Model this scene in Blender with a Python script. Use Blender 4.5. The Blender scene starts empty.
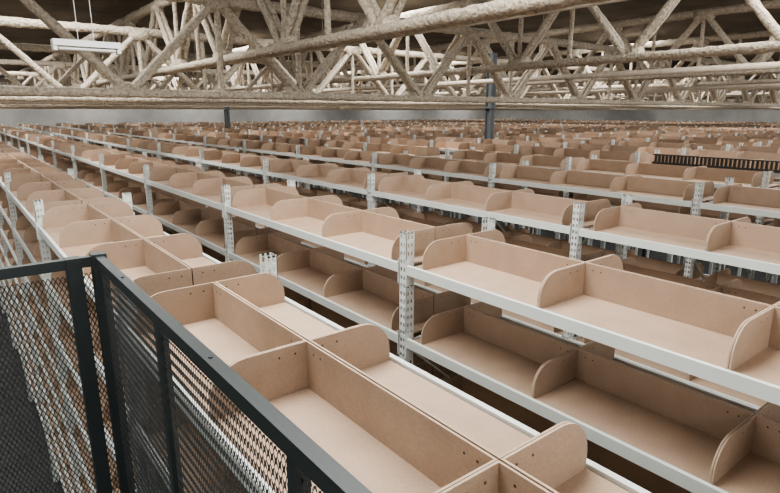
import bpy, math, random
from mathutils import Vector, Matrix
random.seed(7)
CAM=Vector((-1.958,-2.379,4.66)); CZ=4.66
SC=bpy.context.scene

# ------------------------------------------------------------ materials
def mat(name,col,rough=0.7,metal=0.0,noise=None,bump=0.0,attr=False,dist=.02,fine=0):
    m=bpy.data.materials.new(name); m.use_nodes=True
    nt=m.node_tree; b=nt.nodes['Principled BSDF']
    b.inputs['Roughness'].default_value=rough; b.inputs['Metallic'].default_value=metal
    b.inputs['Base Color'].default_value=(*col,1)
    tc=nt.nodes.new('ShaderNodeTexCoord')
    def mul(x,y):
        mu=nt.nodes.new('ShaderNodeMath'); mu.operation='MULTIPLY'
        nt.links.new(x,mu.inputs[0]); nt.links.new(y,mu.inputs[1]); return mu.outputs[0]
    def nz(sc,amt,det=6):
        n=nt.nodes.new('ShaderNodeTexNoise'); n.inputs['Scale'].default_value=sc; n.inputs['Detail'].default_value=det
        nt.links.new(tc.outputs['Object'],n.inputs['Vector'])
        r=nt.nodes.new('ShaderNodeMapRange'); r.inputs['From Min'].default_value=.3; r.inputs['From Max'].default_value=.7
        r.inputs['To Min'].default_value=1-amt; r.inputs['To Max'].default_value=1+amt
        nt.links.new(n.outputs['Fac'],r.inputs['Value']); return n,r.outputs['Result']
    if noise:
        n,fac=nz(*noise)
        if fine: fac=mul(fac,nz(fine,.09,2)[1])
        if attr:
            a=nt.nodes.new('ShaderNodeAttribute'); a.attribute_name='shade'
            fac=mul(a.outputs['Fac'],fac)
        v=nt.nodes.new('ShaderNodeVectorMath'); v.operation='SCALE'; v.inputs[0].default_value=col
        nt.links.new(fac,v.inputs['Scale']); nt.links.new(v.outputs[0],b.inputs['Base Color'])
        if bump:
            bp=nt.nodes.new('ShaderNodeBump'); bp.inputs['Strength'].default_value=bump; bp.inputs['Distance'].default_value=dist
            nt.links.new(n.outputs['Fac'],bp.inputs['Height']); nt.links.new(bp.outputs[0],b.inputs['Normal'])
    return m
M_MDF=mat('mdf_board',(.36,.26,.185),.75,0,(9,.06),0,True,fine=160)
M_EDGE=mat('mdf_cut_edge',(.45,.34,.25),.8,0,(30,.08),0,True)
M_HOLE=mat('drilled_hole',(.06,.04,.03),.9,0,(9,.05))
M_WHITE=mat('white_painted_steel',(.66,.69,.66),.4,0,(6,.03))
M_FOAM=mat('sprayed_fireproofing',(.50,.435,.345),.95,0,(26,.32),1.0,False,.05)
M_DECK=mat('ceiling_deck',(.13,.112,.092),.9,0,(1.2,.3),.2)
M_FLOOR=mat('concrete_floor',(.05,.05,.05),.8,0,(2,.15))
M_WALL=mat('painted_wall',(.36,.35,.33),.85,0,(1,.12))
M_FENCE=mat('dark_green_powdercoat',(.020,.028,.028),.45,0,(5,.1))
M_MESH=mat('expanded_steel',(.06,.066,.066),.4,.3,(20,.2))
M_COL=mat('grey_steel_column',(.12,.13,.14),.6,0,(3,.1))
M_BLACK=mat('black_plastic',(.04,.037,.033),.5,0,(3,.1))
M_TUBE=mat('fixture_white',(.8,.82,.8),.4,0,(3,.03))
M_PIPE=mat('pipe_insulation',(.46,.40,.32),.9,0,(10,.15),.5)
M_ADDFRAME=mat('window_frame_paint',(.6,.6,.6),.5,0,(3,.05))  # paint for the added frames behind the camera
M_PL=bpy.data.materials.new('clear_plastic_sheet'); M_PL.use_nodes=True
nt=M_PL.node_tree; nt.nodes.clear()
o_=nt.nodes.new('ShaderNodeOutputMaterial'); mx=nt.nodes.new('ShaderNodeMixShader'); tr_=nt.nodes.new('ShaderNodeBsdfTransparent'); gl=nt.nodes.new('ShaderNodeBsdfPrincipled')
gl.inputs['Base Color'].default_value=(.14,.15,.15,1); gl.inputs['Roughness'].default_value=.25
n_=nt.nodes.new('ShaderNodeTexNoise'); n_.inputs['Scale'].default_value=7; tc_=nt.nodes.new('ShaderNodeTexCoord'); nt.links.new(tc_.outputs['Object'],n_.inputs['Vector'])
bp_=nt.nodes.new('ShaderNodeBump'); bp_.inputs['Strength'].default_value=.5; bp_.inputs['Distance'].default_value=.05
nt.links.new(n_.outputs['Fac'],bp_.inputs['Height']); nt.links.new(bp_.outputs[0],gl.inputs['Normal'])
mx.inputs[0].default_value=.35; nt.links.new(tr_.outputs[0],mx.inputs[1]); nt.links.new(gl.outputs[0],mx.inputs[2]); nt.links.new(mx.outputs[0],o_.inputs[0])

# ------------------------------------------------------------ mesh builder
class B:
    def __init__(s): s.v=[];s.f=[];s.sh=[];s.mi=[]
    def add(s,vs,fs,sh=1.0,mi=0):
        o=len(s.v); s.v+=vs; s.f+=[tuple(i+o for i in f) for f in fs]; s.sh+=[sh]*len(vs)
        s.mi+= mi if isinstance(mi,list) else [mi]*len(fs)
    def box(s,a,b,sh=1.0,mi=0):
        x0,y0,z0=a;x1,y1,z1=b
        s.add([(x0,y0,z0),(x1,y0,z0),(x1,y1,z0),(x0,y1,z0),(x0,y0,z1),(x1,y0,z1),(x1,y1,z1),(x0,y1,z1)],
          [(0,3,2,1),(4,5,6,7),(0,1,5,4),(1,2,6,5),(2,3,7,6),(3,0,4,7)],sh,mi)
    def bar(s,p,q,w,h=None,mi=0):
        p=Vector(p);q=Vector(q);d=(q-p).normalized();h=h or w
        up=Vector((0,0,1)) if abs(d.z)<.95 else Vector((1,0,0))
        a=d.cross(up).normalized()*w/2; c=a.cross(d).normalized()*h/2
        vs=[tuple(P+i*a+j*c) for P in (p,q) for i,j in((-1,-1),(1,-1),(1,1),(-1,1))]
        s.add(vs,[(0,1,2,3),(7,6,5,4),(0,4,5,1),(1,5,6,2),(2,6,7,3),(3,7,4,0)],1,mi)
    def tube(s,p,q,r,n=8,seg=None,jit=0.0,mi=0,sag=0):
        p=Vector(p);q=Vector(q);L=(q-p).length;d=(q-p).normalized()
        up=Vector((0,0,1)) if abs(d.z)<.95 else Vector((1,0,0))
        a=d.cross(up).normalized(); c=a.cross(d).normalized()
        seg=seg or (max(1,int(L/.10)) if jit else 1)
        vs=[]
        for k in range(seg+1):
            P=p+(q-p)*k/seg
            rk=r*(1+random.uniform(-jit,jit)*.5)
            for i in range(n):
                rr=rk*(1+random.uniform(-jit,jit)); t=2*math.pi*i/n
                vs.append(tuple(P+a*rr*math.cos(t)+c*rr*math.sin(t)))
        fs=[(k*n+i,k*n+(i+1)%n,(k+1)*n+(i+1)%n,(k+1)*n+i) for k in range(seg) for i in range(n)]
        fs.append(tuple(range(n))[::-1]); fs.append(tuple(seg*n+i for i in range(n)))
        s.add(vs,fs,1,mi)
    def obj(s,name,mats,parent=None,smooth=False):
        me=bpy.data.meshes.new(name); me.from_pydata(s.v,[],s.f)
        for m in (mats if isinstance(mats,list) else [mats]): me.materials.append(m)
        me.polygons.foreach_set('material_index',s.mi)
        if smooth: me.polygons.foreach_set('use_smooth',[True]*len(s.f))
        at=me.attributes.new('shade','FLOAT','POINT'); at.data.foreach_set('value',s.sh)
        me.update()
        o=bpy.data.objects.new(name,me); SC.collection.objects.link(o)
        if parent: o.parent=parent
        return o
def empty(name,loc=(0,0,0)):
    e=bpy.data.objects.new(name,None); SC.collection.objects.link(e); e.location=loc; e.empty_display_size=.1; return e

# ------------------------------------------------------------ rack dimensions
POST_TOP=CZ-.66; BEAM_TOP=CZ-.85; LEV=.445; BH=.055
BAY=2.64; TL=.79; TH=.165; T=.006
def hole(b,x,u,z,axis):
    r=.004; vs=[]
    for k in range(6):
        t=math.pi/3*k; a,c=r*math.cos(t),r*math.sin(t)
        vs.append((x+a,u,z+c) if axis=='u' else (x,u+a,z+c))
    b.add(vs,[(0,1,2,3,4,5)],1,2)
def tray(b,v_front,v_back,u0,z,near):
    """MDF tray: long open-fronted trough, full-height back, two end panels rounded at the front top"""
    s=1 if v_back>v_front else -1
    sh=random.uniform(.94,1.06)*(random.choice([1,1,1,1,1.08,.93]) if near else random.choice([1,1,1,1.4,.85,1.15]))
    u1=u0+TL-.002
    hh=TH
    x0,x1=sorted((v_front,v_back))
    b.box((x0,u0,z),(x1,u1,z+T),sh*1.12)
    a,c=sorted((v_back,v_back-s*T))
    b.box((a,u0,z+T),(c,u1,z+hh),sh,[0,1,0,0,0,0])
    R=.115; n=7 if near else 4
    prof=[(v_back-s*T,z+T),(v_front,z+T),(v_front,z+hh-R)]
    for k in range(1,n+1):
        t=math.pi/2*k/n
        prof.append((v_front+s*(R-R*math.cos(t)),z+hh-R+R*math.sin(t)))
    prof.append((v_back-s*T,z+hh))
    N=len(prof)
    for (ua,ub) in ((u0,u0+T),(u1-T,u1)):
        vs=[(x,ua,y) for x,y in prof]+[(x,ub,y) for x,y in prof]
        fs=[tuple(range(N)),tuple(range(2*N-1,N-1,-1))]+[(i,i+N,(i+1)%N+N,(i+1)%N) for i in range(N)]
        b.add(vs,fs,sh*.98,[0,0]+[1]*N)
        if near:
            for dx,dz in ((.22,.03),(.275,.03)):
                for uu in (ua-.0004,ub+.0004): hole(b,v_front+s*dx,uu,z+hh-dz,'u')
    if near:
        for uu in (u0+.05,u0+.09,u1-.05,u1-.09): hole(b,v_back-s*(T+.0004),uu,z+hh-.03,'v')
def post(b,v,u,face,holes,zb=0.0):
    w=.062; d=.060*face; t=.003
    zt=POST_TOP
    zs=zt-1.6 if holes else zb
    def plate(a,c):
        b.box(tuple(min(x,y) for x,y in zip(a,c)),tuple(max(x,y) for x,y in zip(a,c)))
    if holes and zs>zb:
        plate((v,u-w/2,zb),(v+t*face,u+w/2,zs)); plate((v,u-w/2,zb),(v+d,u-w/2+t,zs)); plate((v,u+w/2-t,zb),(v+d,u+w/2,zs))
    if not holes:
        plate((v,u-w/2,zb),(v+t*face,u+w/2,zt)); plate((v,u-w/2,zb),(v+d,u-w/2+t,zt)); plate((v,u+w/2-t,zb),(v+d,u+w/2,zt)); return
    cols=[(0,.011),(.0245,.0375),(.051,.062)]
    P=.048
    def perf(fn,cols):
        for a,c in cols: fn(a,c,zs,zt)
        z=zs
        while z<zt-.001:
            fn(cols[0][1],cols[1][0],z,min(z+.024,zt)); fn(cols[1][1],cols[2][0],z,min(z+.024,zt)); z+=P
        fn(cols[0][1],cols[1][0],zt-.01,zt);fn(cols[1][1],cols[2][0],zt-.01,zt)
    perf(lambda a,c,z0,z1:plate((v,u-w/2+a,z0),(v+t*face,u-w/2+c,z1)),cols)
    cols2=[(0,.011),(.0245,.0355),(.049,.060)]
    perf(lambda a,c,z0,z1:plate((v+a*face,u-w/2,z0),(v+c*face,u-w/2+t,z1)),cols2)
    perf(lambda a,c,z0,z1:plate((v+a*face,u+w/2-t,z0),(v+c*face,u+w/2,z1)),cols2)
def beam(b,v,u0,u1,zt,face):
    a,c=sorted((v,v+.040*face)); b.box((a,u0,zt-BH),(c,u1,zt-.016))
    a,c=sorted((v,v+.020*face)); b.box((a,u0,zt-.016),(c,u1,zt))
    for uu in (u0,u1-.004):
        a,c=sorted((v-.006*face,v+.042*face)); b.box((a,uu,zt-.12),(c,uu+.004,zt+.03))
def rack(vf,dep,k0,k1,levels,nearu):
    e=empty('shelving_rack',(vf,k0*BAY,0))
    st=B(); tr=B()
    for k in range(k0,k1+1):
        u=k*BAY; near=(u<nearu)
        post(st,vf,u,1,near); post(st,vf+dep,u,-1,near)
        for l in range(levels):
            z=BEAM_TOP-l*LEV-.035
            st.box((vf+.06,u-.018,z-.035),(vf+dep-.06,u+.018,z))
        if near and levels>2:
            z=.3;s=0
            while z<POST_TOP-.9:
                a,c=(vf+.03,vf+dep-.03) if s else (vf+dep-.03,vf+.03)
                st.bar((a,u,z),(c,u,z+.6),.025,.012); z+=.6; s=1-s
    for k in range(k0,k1):
        u=k*BAY; near=(u<nearu)
        for l in range(levels):
            zt=BEAM_TOP-l*LEV
            beam(st,vf,u+.034,u+BAY-.034,zt,1); beam(st,vf+dep,u+.034,u+BAY-.034,zt,-1)
            tr.box((vf+.02,u+.036,zt-.024),(vf+dep-.02,u+BAY-.036,zt-.016),.8)
            g=(BAY-3*TL)/2
            mid=vf+dep/2
            for i in range(3):
                if random.random()<(.0 if near else .05): continue
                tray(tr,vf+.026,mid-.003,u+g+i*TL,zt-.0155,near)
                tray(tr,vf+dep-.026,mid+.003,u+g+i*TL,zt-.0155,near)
    o=st.obj('steel_frame',M_WHITE,e); o.location=(-vf,-k0*BAY,0)
    o=tr.obj('mdf_trays',[M_MDF,M_EDGE,M_HOLE],e); o.location=(-vf,-k0*BAY,0)
    return e

rack(-1.50,.70,-2,15,8,9)
rack(0,.745,-2,15,8,9)
rack(1.68,.745,-2,15,5,9)
rack(3.68,.745,-1,15,4,7)
v=3.68; i=0
while v<44:
    v+=1.70 if i%2==0 else 2.0; i+=1
    umin=(v+1.96)*math.tan(math.radians(16))-2.38-4
    rack(v,.745,int(math.floor(umin/BAY)),15,2 if v>8 else 3,4 if v<9 else -99)

# ------------------------------------------------------------ room shell
def shell(name,a,b,m): x=B(); x.box(a,b); return x.obj(name,m)
shell('floor',(-12,-14,-.2),(52,46,0),M_FLOOR)
DZ=CZ+2.4
shell('ceiling',(-12,-14,DZ),(52,46,DZ+.2),M_DECK)
shell('wall_back',(-12,46,0),(52,46.2,DZ),M_WALL)
shell('wall_right',(52,-14,0),(52.2,46,DZ),M_WALL)
shell('wall_left',(-12.2,-14,0),(-12,46,DZ),M_WALL)
shell('wall_front',(-12,-14.2,0),(52,-14,DZ),M_WALL)

# ------------------------------------------------------------ trusses
def truss(name,p,q,zb,zt,pitch,rc,rw):
    b=B(); p=Vector(p);q=Vector(q);L=(q-p).length;d=(q-p)/L
    side=Vector((-d.y,d.x,0))
    P=lambda s,z,o=0: (p.x+d.x*s+side.x*o,p.y+d.y*s+side.y*o,z)
    for o in (-.07,.07):
        b.tube(P(0,zb,o),P(L,zb,o),rc,8,jit=.13)
    b.tube(P(0,zt),P(L,zt),rc*1.5,8,jit=.12)
    n=int(L/pitch)
    for k in range(n):
        s0=k*pitch; sm=s0+pitch/2; s1=s0+pitch
        for o in (-.06,.06):
            b.tube(P(s0,zb,o),P(sm,zt,o*.6),rw,7,jit=.14)
            b.tube(P(sm,zt,o*.6),P(s1,zb,o),rw,7,jit=.14)
        if k%2==0: b.tube(P(sm,zb),P(sm,zt),rw*.8,7,jit=.14)
        else: b.tube(P(s0,zb),P(s0,zt),rw*.8,7,jit=.14)
        b.tube(P(s0-.2,zb+.05),P(s0+.2,zb+.05),rc*1.7,8,jit=.2)
        b.tube(P(sm-.18,zt-.05),P(sm+.18,zt-.05),rc*1.9,8,jit=.2)
    return b.obj(name,M_FOAM,smooth=True)
for u in (5.6,9.6,14.0,19,25.2,31.5,38):
    truss('roof_truss',(-10,u,0),(50,u,0),CZ+.24,CZ+1.5,2.5,.055,.053)
for v in (-3.0,1.7,6.4,11.1,15.8,20.5,27,34,41):
    truss('roof_joist_truss',(v,-6,0),(v,44,0),CZ+.80,CZ+2.05,2.1,.06,.05)
for v,z,r in ((3.2,1.05,.045),(9,.75,.06),(13.5,.6,.05)):
    pp=B(); pp.tube((v,-8,CZ+z),(v,45,CZ+z),r,10)
    for k in range(9): pp.tube((v,-6+k*6,CZ+z),(v,-6+k*6,DZ-.002),.008,6)
    pp.obj('ceiling_pipe',M_PIPE,smooth=True)

def column(v,u):
    b=B(); w=.2;t=.02
    for y in (u-w/2,u+w/2-t): b.box((v-w/2,y,0),(v+w/2,y+t,CZ+1.6))
    b.box((v-.01,u-w/2,0),(v+.01,u+w/2,CZ+1.6)); b.box((v-w/2-.05,u-w/2-.05,0),(v+w/2+.05,u+w/2+.05,.03))
    b.box((v-w/2-.03,u-w/2-.03,CZ+.1),(v+w/2+.03,u+w/2+.03,CZ+.14))
    b.obj('steel_column',M_COL)
column(10.40,8.75)
column(8.8,24)

# ------------------------------------------------------------ walkway + fence
FT=CZ-.42; FX=-1.647; FY=-.55; WZ=CZ-1.62
shell('walkway_platform',(-6,-7,WZ-.15),(FX+.06,FY+.06,WZ),M_FLOOR)
def expanded(b,org,dirv,L,H,pw=.0125,ph=.025,w=.0029):
    org=Vector(org);d=Vector(dirv); nrm=Vector((-d.y,d.x,0))
    nx=int(L/pw); nz=int(H/ph)
    for i in range(nx):
        for sgn in (0,1):
            vs=[]
            for k in range(nz*2+1):
                if sgn==0: s=i*pw+((k)%2)*pw/2
                else: s=i*pw+pw-((k)%2)*pw/2
                c=org+d*s+Vector((0,0,k*ph/2)); n=nrm*(.0012 if k%2 else -.0012)
                a=c-d*w/2+n; e=c+d*w/2-n
                vs+= [tuple(a),tuple(e)]
            fs=[(2*k,2*k+1,2*k+3,2*k+2) for k in range(nz*2)]
            b.add(vs,fs)
fe=empty('mesh_fence',(FX,FY,WZ))
def chd(b,n,m,smooth=False):
    o=b.obj(n,m,fe,smooth); o.location=(-FX,-FY,-WZ); return o
fr=B(); W=.024
fr.box((FX-W/2,-6.5,FT-.03),(FX+W/2,FY,FT)); fr.box((FX-W/2,-6.5,WZ+.06),(FX+W/2,FY,WZ+.1))
fr.box((FX-3.5,FY-W/2,FT-.03),(FX,FY+W/2,FT)); fr.box((FX-3.5,FY-W/2,WZ+.06),(FX,FY+W/2,WZ+.1))
fr.box((FX-.02,FY-.022,WZ),(FX+.02,FY+.022,FT+.006))
fr.box((FX-.088,FY-.020,WZ),(FX-.048,FY+.020,FT+.002))
for k in range(1,10):
    y=FY-.615*k; fr.box((FX-.01,y-.013,WZ),(FX+.012,y+.013,FT-.002))
for k in range(1,6):
    x=FX-.78*k; fr.box((x-.015,FY-.010,WZ),(x+.015,FY+.010,FT-.002))
for k in range(8):
    y=FY-.3-.62*k; fr.tube((FX,y,FT),(FX,y,FT+.002),.004,8)
chd(fr,'frame',M_FENCE)
ms=B(); expanded(ms,(FX,FY-3.2,WZ+.1),(0,1,0),3.2,FT-WZ-.13)
expanded(ms,(FX-2.2,FY,WZ+.1),(1,0,0),2.2,FT-WZ-.13)
chd(ms,'expanded_mesh',M_MESH)
ps=B(); ps.box((FX+.02,FY-.58,WZ+.1),(FX+.022,FY-.04,FT-.03)); chd(ps,'plastic_sheet',M_PL)

# ------------------------------------------------------------ fluorescent fixture
def fixture(v,u,z,L=1.2):
    b=B(); b.box((v,u-.06,z),(v+L,u+.06,z+.05),1,0)
    for o in (-.03,.03): b.tube((v+.04,u+o,z-.02),(v+L-.04,u+o,z-.02),.013,8,mi=0)
    b.box((v,u-.05,z-.04),(v+.03,u+.05,z)); b.box((v+L-.03,u-.05,z-.04),(v+L,u+.05,z))
    for q in (.2,L-.2): b.tube((v+q,u,z+.05),(v+q,u,DZ-.02),.003,6)
    b.obj('fluorescent_light',M_TUBE)
fixture(-1.15,3.2,CZ+.54,.52)

# dark slatted rail standing between the far racks
bl=B()
U0=-.3
for k in range(43): bl.box((7.24,U0+k*.06,POST_TOP-.14),(7.28,U0+.025+k*.06,POST_TOP-.03))
bl.box((7.23,U0,POST_TOP-.03),(7.29,U0+2.58,POST_TOP-.015)); bl.box((7.23,U0,POST_TOP-.18),(7.29,U0+2.58,POST_TOP-.14))
for y in (U0,U0+1.3,U0+2.54): bl.box((7.24,y,0),(7.28,y+.04,POST_TOP-.14))
bl.obj('black_slatted_rail',M_BLACK)

# ------------------------------------------------------------ lights
def area(name,loc,sx,sy,en,rot=(0,0,0),col=(1,.985,.96)):
    L=bpy.data.lights.new(name,'AREA'); L.shape='RECTANGLE'; L.size=sx; L.size_y=sy; L.energy=en; L.color=col
    o=bpy.data.objects.new(name,L); o.location=loc; o.rotation_euler=rot; SC.collection.objects.link(o)
for u in (-7,0,8,16,24,34,43):
    for v in (-8,-1,7,15,24,36,46):
        area('roof_light',(v,u,DZ-.05),4.0,2.2,345)  # added lamp grid without fixtures, lights the hall and the back wall
def added_window(name,c,L,H):  # frame bars added on the solid wall behind the camera, no opening
    b=B(); n=6
    x,y,z=c
    for k in range(n+1):
        s=-L/2+L*k/n
        b.box((x+s-.04,y-.05,z-H/2),(x+s+.04,y+.05,z+H/2))
    for zz in (-H/2,0,H/2):
        b.box((x-L/2,y-.05,z+zz-.04),(x+L/2,y+.05,z+zz+.04))
    b.obj(name,M_ADDFRAME)
k=1
for x in (-6,6,18,32):
    added_window(f'window_{k}',(x,-13.9,CZ+.4),9,2.6)
    area('window_daylight',(x,-13.8,CZ+.4),9,2.6,380,(math.radians(90),0,0),(.98,.985,1)); k+=1  # added fill lamp, unseen, brightens truss sides facing the camera
w=bpy.data.worlds.new('World'); SC.world=w; w.use_nodes=True
w.node_tree.nodes['Background'].inputs[0].default_value=(.8,.85,.9,1); w.node_tree.nodes['Background'].inputs[1].default_value=.5

cd=bpy.data.cameras.new('camera'); cam=bpy.data.objects.new('camera',cd); SC.collection.objects.link(cam)
cd.sensor_width=36; cd.lens=25.7; cam.location=CAM
cam.rotation_euler=(math.radians(90-13.57),0,math.radians(-38.1)); cd.clip_start=.02; cd.clip_end=300
SC.camera=cam
SC.view_settings.view_transform='AgX'
SC.view_settings.look='AgX - Medium High Contrast'
